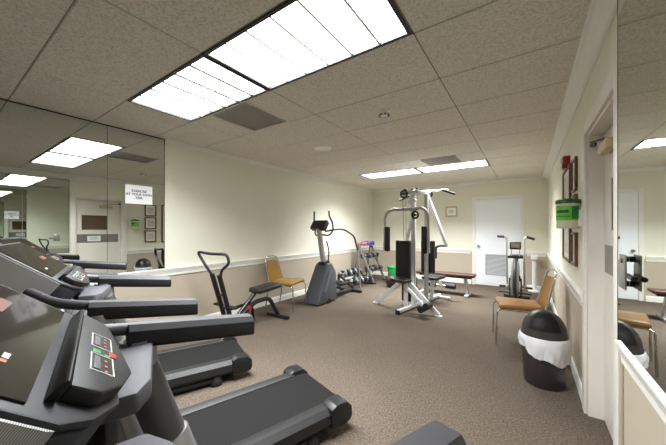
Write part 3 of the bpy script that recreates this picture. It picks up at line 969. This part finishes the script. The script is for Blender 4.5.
MB().bar((-0.27, 1.07, 0.03), (0.27, 1.07, 0.03), 0.07, 0.05, bev=0.008).build('rear_foot', MT['black'], sp)
MB().bar((0, 0.2, 0.05), (0, 1.07, 0.05), 0.09, 0.05, bev=0.006).build('base_beam', MT['dgrey'], sp)
MB().tube([(0.07, 0.11, 0.70), (0.075, 0.14, 0.95), (0.06, 0.08, 1.14)], 0.012, 8, rnd=0.05).build('cable', MT['black'], sp)

# ================================================================== DUMBBELLS AND THEIR RACKS
def dumbbell(name, r, hl, gl, m_head, m_grip):
    """local x is the handle axis, centre at the origin"""
    t = thing(name, '', 'dumbbell')
    MB().cyl((-gl / 2, 0, 0), (gl / 2, 0, 0), r * 0.32, 12).build('grip', m_grip, t)
    for s in (-1, 1):
        a = s * gl / 2
        pr = [(0, 0), (r * 0.82, 0), (r, hl * 0.18), (r, hl * 0.82), (r * 0.82, hl), (0, hl)]
        MB().lathe(pr, (a, 0, 0), 12, R=Euler((0, s * PI / 2, 0)).to_matrix()).build('weight', m_head, t)
    return t

rk = thing('dumbbell_rack', 'tall slanted grey dumbbell rack with three shelves in the far left corner', 'rack', (-2.9, 5.05, 0))
for s in (-1, 1):
    y = s * 0.33
    MB().bar((-0.12, y, 0.98), (0.30, y, 0.02), 0.05, 0.05, up=(0, 1, 0), bev=0.006).build('front_leg', MT['rackgrey'], rk)
    MB().bar((-0.12, y, 0.96), (-0.26, y, 0.02), 0.04, 0.04, up=(0, 1, 0), bev=0.006).build('back_leg', MT['rackgrey'], rk)
    MB().box((0.30, y, 0.018), (0.12, 0.06, 0.035), bev=0.006).build('foot', MT['rubber'], rk)
SH = [(-0.09, 0.945), (0.03, 0.62), (0.15, 0.30)]
for x, z in SH:
    b = MB().bar((x - 0.10, -0.31, z), (x - 0.10, 0.31, z), 0.03, 0.02, bev=0.003).bar((x + 0.10, -0.31, z), (x + 0.10, 0.31, z), 0.03, 0.02, bev=0.003)
    for s in (-1, 1):
        b.bar((x - 0.115, s * 0.30, z - 0.012), (x + 0.115, s * 0.30, z - 0.012), 0.03, 0.012)
    b.build('shelf', MT['rackgrey'], rk)
proto = {}
for key, args in dict(iron=(0.05, 0.07, 0.10, MT['iron'], MT['chrome']), black=(0.05, 0.075, 0.10, MT['rubber'], MT['chrome']),
                      chrome=(0.045, 0.06, 0.10, MT['ironlight'], MT['chrome']),
                      pink=(0.036, 0.055, 0.09, MT['pink'], MT['pink']), purple=(0.038, 0.06, 0.09, MT['purple'], MT['purple']),
                      blue=(0.042, 0.065, 0.10, MT['blue'], MT['blue'])).items():
    proto[key] = [args, None]
def put(key, loc, rz, label, grp):
    args, first = proto[key]
    if first is None:
        o = dumbbell('dumbbell', *args)
        proto[key][1] = o
    else:
        o = copy_tree(first)
    place(o, loc, rz, label)
    o['group'] = grp
    return o
tops = ['pink', 'pink', 'purple', 'purple', 'blue', 'blue']
cnt = {}
for i, kx in enumerate(tops):
    y = 5.05 - 0.27 + i * 0.105
    n = cnt.get(kx, 0)
    cnt[kx] = n + 1
    r = proto[kx][0][0]
    put(kx, (-2.9 + SH[0][0], y, SH[0][1] + 0.0125 + r), 0.0, '%s dumbbell on the top shelf of the slanted rack, the %s of its two' % (kx, ('nearer', 'farther')[n]), 'coloured dumbbells on the top shelf')
for sh_i, nm in ((1, 'middle'), (2, 'bottom')):
    for i in range(5):
        kx = ('iron', 'black')[(i + sh_i) % 2]
        y = 5.05 - 0.25 + i * 0.125
        put(kx, (-2.9 + SH[sh_i][0], y, SH[sh_i][1] + 0.0125 + 0.05), 0.0,
            '%s dumbbell on the %s shelf of the slanted rack, %s from the near end' % (('grey iron', 'black')[(i + sh_i) % 2], nm, ORD[i]), 'dumbbells on the %s shelf of the slanted rack' % nm)

# low two-tier rack behind the stepper
lr = thing('low_dumbbell_rack', 'low black dumbbell rack on the carpet behind the stair stepper', 'rack', (-2.86, 4.22, 0))
for s in (-1, 1):
    y = s * 0.44
    MB().bar((-0.16, y, 0.32), (0.22, y, 0.06), 0.04, 0.04, up=(0, 1, 0), bev=0.005).build('side_frame', MT['black_tube'], lr)
    MB().bar((-0.22, y, 0.018), (0.28, y, 0.018), 0.05, 0.035, up=(0, 1, 0), bev=0.005).build('foot', MT['black_tube'], lr)
    MB().bar((-0.16, y, 0.32), (-0.16, y, 0.03), 0.04, 0.04, up=(0, 1, 0)).build('post', MT['black_tube'], lr)
LS = [(-0.10, 0.275), (0.14, 0.115)]
for x, z in LS:
    MB().bar((x - 0.075, -0.42, z), (x - 0.075, 0.42, z), 0.03, 0.02).bar((x + 0.075, -0.42, z), (x + 0.075, 0.42, z), 0.03, 0.02).build('shelf', MT['black_tube'], lr)
for ti, nm in ((0, 'upper'), (1, 'lower')):
    for i in range(7):
        kx = ('chrome', 'black')[(i + ti) % 2]
        y = 4.22 - 0.36 + i * 0.12
        r = proto[kx][0][0]
        put(kx, (-2.86 + LS[ti][0], y, LS[ti][1] + 0.0125 + r), 0.0,
            '%s dumbbell on the %s tier of the low rack, %s from the near end' % (('silver', 'black')[(i + ti) % 2], nm, ORD[i]), 'dumbbells on the low rack')

# medicine ball and green tub
tag(MB().ball((0, 0, 0), 0.15, n=28).build('medicine_ball', MT['ballskin']), 'dark maroon and black medicine ball on the carpet left of the multi gym', 'ball').location = (-2.07, 4.62, 0.15)
tb = thing('storage_tub', 'green plastic tub on the floor behind the maroon ball', 'tub', (-2.2, 5.02, 0))
MB().lathe([(0, 0), (0.115, 0), (0.125, 0.02), (0.145, 0.40), (0.14, 0.42)], (0, 0, 0), 24).build('body', MT['green'], tb)
MB().lathe([(0.146, 0.40), (0.155, 0.405), (0.155, 0.43), (0.14, 0.445), (0, 0.45)], (0, 0, 0), 24).build('lid', MT['green'], tb)

# ================================================================== WEIGHT BENCH
wb = thing('weight_bench', 'flat weight bench with maroon pad and grey legs near the far wall', 'bench', (-0.88, 4.6, 0))
MB().box((0, 0, 0.43), (1.18, 0.27, 0.055), bev=0.016, seg=3).build('pad', MT['bench'], wb)
MB().box((0, 0, 0.385), (1.05, 0.07, 0.05), bev=0.006).build('spine', MT['vinyl_black'], wb)
for s in (-1, 1):
    MB().bar((s * 0.40, 0, 0.37), (s * 0.44, 0, 0.05), 0.10, 0.06, up=(1, 0, 0), bev=0.006).build('leg', MT['grey_tube'], wb)
    MB().bar((s * 0.44, -0.2, 0.025), (s * 0.44, 0.2, 0.025), 0.07, 0.05, bev=0.006).build('foot', MT['grey_tube'], wb)

# ================================================================== MULTI GYM
gy = thing('multi_gym', 'white two station multi gym with black pads and lat bar in the room centre', 'exercise machine', (-1.07, 3.10, 0), -0.16)
WT, GT = MT['white_tube'], MT['grey_tube']
MB().bar((0.0, -0.46, 0.045), (0.0, 1.16, 0.045), 0.06, 0.05, bev=0.006).build('base_beam', WT, gy)
for y in (-0.47, 1.17):
    MB().box((0.0, y, 0.035), (0.07, 0.03, 0.065), bev=0.006).build('end_cap', MT['rubber'], gy)
MB().bar((-0.22, 1.05, 0.03), (0.24, 1.05, 0.03), 0.05, 0.045, bev=0.005).build('rear_crossbar', WT, gy)
for x in (-0.65, 0.52):
    st = MB().bar((-0.06 + (0.03 if x > 0 else -0.03), -0.12, 0.50), (x, -0.13, 0.02), 0.075, 0.035, up=(0, 1, 0), bev=0.006).build('strut', WT, gy)
    MB().box((x, -0.13, 0.012), (0.10, 0.07, 0.022), bev=0.004).build('strut_foot', WT, st)
MB().bar((-0.06, -0.10, 0.05), (-0.06, -0.10, 0.62), 0.06, 0.05, bev=0.004).build('seat_post', WT, gy)
MB().bar((0.04, -0.02, 0.05), (0.04, -0.02, 1.98), 0.065, 0.055, bev=0.004).build('upright', WT, gy)
MB().bar((-0.12, 0.30, 0.05), (-0.12, 0.30, 2.0), 0.06, 0.055, bev=0.004).build('upright', WT, gy)
MB().bar((0.10, 0.34, 0.05), (0.10, 0.34, 1.98), 0.06, 0.055, bev=0.004).build('upright', GT, gy)
for x in (-0.19, -0.06):
    MB().cyl((x, 0.14, 0.06), (x, 0.14, 2.02), 0.011, 10).build('guide_rod', MT['chrome'], gy)
ws = MB()
for i in range(13):
    ws.box((-0.125, 0.14, 0.10 + i * 0.033), (0.25, 0.11, 0.029), bev=0.004)
ws.build('weight_stack', MT['black'], gy)
MB().box((-0.125, 0.14, 0.075), (0.27, 0.13, 0.018), bev=0.004).build('stack_base', WT, gy)
MB().box((-0.06, 0.16, 2.00), (0.34, 0.34, 0.05), bev=0.008).build('top_plate', GT, gy)
# near station: back pad, seat
MB().box((-0.07, -0.17, 0.86), (0.27, 0.065, 0.63), bev=0.02, seg=3).build('back_pad', MT['vinyl_black'], gy)
MB().box((-0.05, -0.29, 0.515), (0.29, 0.24, 0.055), bev=0.02, seg=3).build('seat', MT['vinyl_black'], gy)
MB().bar((-0.06, -0.10, 0.48), (-0.06, -0.40, 0.48), 0.05, 0.03, bev=0.004).build('seat_bracket', WT, gy)
# far station: back pad, seat
MB().box((0.09, 0.42, 0.87), (0.25, 0.065, 0.58), bev=0.02, seg=3).build('back_pad', MT['vinyl_black'], gy)
MB().box((0.09, 0.66, 0.47), (0.30, 0.40, 0.055), bev=0.02, seg=3).build('seat', MT['vinyl_black'], gy)
MB().bar((0.06, 0.62, 0.06), (0.09, 0.62, 0.45), 0.06, 0.05, up=(0, 1, 0), bev=0.004).build('seat_post', WT, gy)
MB().bar((0.09, 0.80, 0.42), (0.09, 0.98, 0.28), 0.045, 0.04, up=(1, 0, 0), bev=0.004).build('leg_lever', WT, gy)
for x in (-0.10, 0.28):
    MB().cyl((x - 0.085, 0.98, 0.28), (x + 0.085, 0.98, 0.28), 0.05).build('foam_roller', MT['foam'], gy)
MB().cyl((-0.14, 0.98, 0.28), (0.32, 0.98, 0.28), 0.014, 10).build('roller_axle', MT['chrome'], gy)
# near leg lever
MB().bar((0.0, -0.24, 0.44), (0.36, -0.28, 0.15), 0.045, 0.04, up=(0, 1, 0), bev=0.004).build('leg_lever', WT, gy)
for x, z in ((0.33, 0.12), (0.42, 0.18)):
    MB().cyl((x, -0.36, z), (x, -0.22, z), 0.052).build('foam_roller', MT['foam'], gy)
# butterfly arms with upright pads
MB().bar((-0.27, -0.06, 1.70), (0.16, -0.06, 1.70), 0.05, 0.05, bev=0.006).build('arm_crossbeam', GT, gy)
for s in (-1, 1):
    cx_ = -0.05
    a = MB().tube([(cx_ + s * 0.12, -0.06, 1.70), (cx_ + s * 0.28, -0.10, 1.72), (cx_ + s * 0.40, -0.14, 1.62), (cx_ + s * 0.41, -0.14, 0.98)], 0.026, 12, rnd=0.16).build('butterfly_arm', GT, gy)
    MB().box((cx_ + s * 0.345, -0.15, 1.19), (0.085, 0.07, 0.44), bev=0.018).build('arm_pad', MT['vinyl_black'], a)
# lat tower boom, pulleys and bar
MB().bar((0.04, -0.02, 1.96), (0.06, 0.56, 2.06), 0.07, 0.06, bev=0.006).build('lat_boom', WT, gy)
def pulley(c, r):
    m = MB().tube([(c[0] + r * math.cos(a), c[1], c[2] + r * math.sin(a)) for a in [2 * PI * i / 24 for i in range(24)]], 0.016, 8, closed=True)
    m.cyl((c[0], c[1] - 0.02, c[2]), (c[0], c[1] + 0.02, c[2]), r * 0.35, 12)
    m.cyl((c[0] - r, c[1], c[2]), (c[0] + r, c[1], c[2]), 0.007, 6)
    return m
pulley((-0.12, -0.06, 1.97), 0.06).build('pulley', MT['rubber'], gy)
pulley((0.06, 0.54, 2.0), 0.05).build('pulley', MT['rubber'], gy)
pulley((0.10, -0.08, 1.60), 0.055).build('pulley', MT['rubber'], gy)
for x in (-0.19, -0.06, 0.04):
    MB().ball((x, 0.12, 2.06), 0.028, n=12).cyl((x, 0.12, 2.0), (x, 0.12, 2.06), 0.012, 8).build('top_knob', MT['black'], gy)
MB().box((0.02, -0.05, 1.84), (0.14, 0.06, 0.12), Euler((0, 0.6, 0)), bev=0.012).build('pulley_bracket', WT, gy)
lb = MB().tube([(-0.34, 0.55, 2.02), (-0.22, 0.55, 2.045), (0.34, 0.55, 2.06), (0.40, 0.55, 2.045)], 0.016, 10, rnd=0.08).build('lat_bar', MT['chrome'], gy)
for p, q in (((-0.22, 0.55, 2.045), (-0.56, 0.55, 1.94)), ((0.30, 0.55, 2.056), (0.52, 0.55, 1.97))):
    MB().tube([p, q], 0.021, 10).build('bar_grip', MT['foam'], lb)
# long lever reaching over the far seat, ending in a hooked foam handle
lv = MB().bar((0.10, 0.34, 2.0), (0.16, 1.10, 1.04), 0.06, 0.05, up=(1, 0, 0), bev=0.006).build('press_lever', WT, gy)
MB().tube([(0.16, 1.10, 1.04), (0.02, 1.08, 1.04), (-0.05, 1.06, 1.0), (-0.05, 1.06, 0.78)], 0.026, 12, rnd=0.06).build('lever_grip', MT['foam'], lv)
MB().bar((-0.08, 0.30, 1.76), (-0.30, 0.30, 1.04), 0.05, 0.045, up=(0, 1, 0), bev=0.006).build('side_lever', GT, gy)
MB().cyl((-0.30, 0.30, 1.05), (-0.30, 0.16, 1.03), 0.024).build('lever_grip', MT['foam'], gy)
MB().tube([(-0.12, -0.10, 1.91), (-0.10, -0.10, 1.2), (-0.125, 0.10, 0.55)], 0.005, 6).build('cable', MT['black'], gy)
MB().tube([(0.10, -0.12, 1.55), (0.085, -0.06, 0.9), (0.06, -0.02, 0.12)], 0.005, 6).build('cable', MT['black'], gy)

# ================================================================== AIR BIKE
bk = thing('air_bike', 'fan exercise bike with two tall moving handlebars in front of the far door', 'exercise bike', (0.385, 4.25, 0))
MB().lathe([(0.0, -0.055), (0.22, -0.06), (0.285, -0.05), (0.305, -0.03), (0.305, 0.03), (0.285, 0.05), (0.22, 0.06), (0, 0.055)], (0, 0, 0.50), 40, R=Euler((0, PI / 2, 0)).to_matrix()).build('fan_wheel', MT['fan'], bk)
MB().tube([(0, 0.325 * math.cos(a), 0.50 + 0.325 * math.sin(a)) for a in [PI * 2 * i / 36 for i in range(36)]], 0.028, 10, closed=True, sx=1.0).build('wheel_rim', MT['dgrey'], bk)
MB().cyl((-0.075, 0, 0.5), (0.075, 0, 0.5), 0.05).build('hub', MT['black'], bk)
for s in (-1, 1):
    MB().bar((s * 0.085, 0, 0.5), (s * 0.085, 0.05, 0.05), 0.025, 0.04, bev=0.004).build('fork', MT['dgrey'], bk)
    x = s * 0.13
    pl = MB().tube([(x, 0.30, 0.25), (x, 0.10, 0.55), (x, -0.03, 0.90), (x, -0.03, 1.20), (s * 0.155, -0.03, 1.225), (s * 0.265, -0.02, 1.235 if s < 0 else 1.19)], 0.015, 10, rnd=0.04)
    pl = pl.build('handlebar', MT['grey_tube'], bk)
    MB().tube([(s * 0.165, -0.03, 1.227), (s * 0.275, -0.02, 1.236 if s < 0 else 1.19)], 0.021, 12).build('grip', MT['foam'], pl)
    MB().cyl((s * 0.09, 0.12, 0.34), (s * 0.14, 0.12, 0.34), 0.02).build('crank', MT['steel'], bk)
    MB().box((s * 0.20, 0.10, 0.33), (0.10, 0.08, 0.025), bev=0.005).build('pedal', MT['rubber'], bk)
    MB().cyl((s * 0.05, -0.30, 0.30), (s * 0.23, -0.30, 0.30), 0.014).build('foot_peg', MT['black'], bk)
MB().bar((-0.13, 0.0, 0.87), (0.13, 0.0, 0.87), 0.03, 0.04, bev=0.006).build('crossbar', MT['black'], bk)
cs = MB().box((0.0, 0.02, 1.07), (0.17, 0.05, 0.13), Euler((-0.3, 0, 0)), bev=0.01).build('console', MT['bronze'], bk)
MB().box((0, -0.012, 1.075), (0.13, 0.004, 0.08), Euler((-0.3, 0, 0))).build('console_face', MT['brown_card'], cs)
for s in (-1, 1):
    MB().cyl((s * 0.06, 0.02, 0.87), (s * 0.06, 0.02, 1.02), 0.008, 8).build('console_stem', MT['steel'], bk)
MB().tube([(0, 0.32, 0.30), (0, 0.62, 0.62), (0, 0.66, 0.80)], 0.03, 12, rnd=0.08).build('seat_post', MT['dgrey'], bk)
MB().lathe([(0, 0), (0.09, 0), (0.12, 0.025), (0.11, 0.06), (0, 0.075)], (0, 0.64, 0.80), 20, sx=1, sy=1.25).build('seat', MT['vinyl_black'], bk)
MB().bar((0, -0.30, 0.06), (0, 0.75, 0.06), 0.06, 0.05, bev=0.006).build('base_beam', MT['dgrey'], bk)
for y in (-0.30, 0.75):
    MB().bar((-0.22, y, 0.03), (0.22, y, 0.03), 0.06, 0.055, bev=0.01).build('stabilizer', MT['black'], bk)
MB().tube([(0, 0.28, 0.33), (0, 0.36, 0.06)], 0.03, 10).build('rear_strut', MT['dgrey'], bk)

# slim white pedestal behind the bike
pd = thing('pedestal_stand', 'slim white pedestal stand against the far wall behind the exercise bike', 'stand', (0.68, 5.93, 0))
MB().lathe([(0, 0), (0.11, 0), (0.11, 0.02), (0.05, 0.04), (0.045, 0.06)], (0, 0, 0), 20).build('base', MT['white_tube'], pd)
MB().cyl((0, 0, 0.05), (0, 0, 0.66), 0.04).build('column', MT['white_tube'], pd)
MB().box((0, 0, 0.75), (0.12, 0.11, 0.10), bev=0.015).build('top_box', MT['white_tube'], pd)

# ================================================================== SWING-TOP BIN
bn = thing('waste_bin', 'black swing top bin with white liner on the carpet by the right wall', 'bin', (0.68, 1.46, 0))
MB().lathe([(0, 0), (0.165, 0), (0.172, 0.01), (0.185, 0.20), (0.20, 0.40), (0.198, 0.405), (0.19, 0.40), (0.175, 0.2), (0.16, 0.015), (0, 0.015)], (0, 0, 0), 36, sx=0.86, sy=0.86).build('body', MT['bin'], bn)
dome = [(0.205, 0.405), (0.212, 0.41), (0.212, 0.445), (0.206, 0.455)]
for i in range(1, 9):
    a = PI / 2 * i / 8
    dome.append((0.204 * math.cos(a), 0.455 + 0.19 * math.sin(a)))
dome[-1] = (0, 0.645)
lid = MB().lathe(dome, (0, 0, 0), 36, sx=0.81, sy=0.81).build('lid', MT['bin'], bn)
fl = MB()
def dome_pt(lat, lon, r=1.012):
    return (0.166 * r * math.cos(lat) * math.cos(lon), 0.166 * r * math.cos(lat) * math.sin(lon), 0.455 + 0.19 * r * math.sin(lat))
N = 10
grid = [[fl.bm.verts.new(dome_pt(0.22 + 0.95 * i / N, -PI / 2 - 0.75 + 1.5 * j / N)) for j in range(N + 1)] for i in range(N + 1)]
for i in range(N):
    for j in range(N):
        fl.bm.faces.new((grid[i][j], grid[i][j + 1], grid[i + 1][j + 1], grid[i + 1][j]))
r_ = bmesh.ops.solidify(fl.bm, geom=list(fl.bm.faces), thickness=0.004)
fl.build('swing_flap', MT['charcoal'], lid)
rnd_ = random.Random(3)
ph = [rnd_.uniform(0, 6.28) for _ in range(6)]
def crinkle(v, t):
    k = (0.425 - v.z) / 0.17
    hem = 0.055 * math.sin(t + 0.6 - PI / 2 + 2.2)
    z = 0.428 - (0.428 - v.z) * (1 + 0.45 * math.cos(t + 0.55))
    q = k + 0.15
    w_ = 0.825 * (1 + 0.03 * q * math.sin(7 * t + 3 * k + ph[0]) + 0.028 * q * math.sin(13 * t - 5 * k + ph[1]) + 0.022 * math.sin(29 * t + 7 * k + ph[2]) * q)
    return Vector((v.x * w_, v.y * w_, z + 0.016 * k * math.sin(6 * t + ph[3])))
MB().lathe([(0.206, 0.430), (0.219, 0.424), (0.226, 0.405), (0.230, 0.385), (0.229, 0.365), (0.227, 0.345), (0.224, 0.325), (0.221, 0.305), (0.218, 0.285)], (0, 0, 0), 90, fn=crinkle).build('bin_liner', MT['bag'], bn)
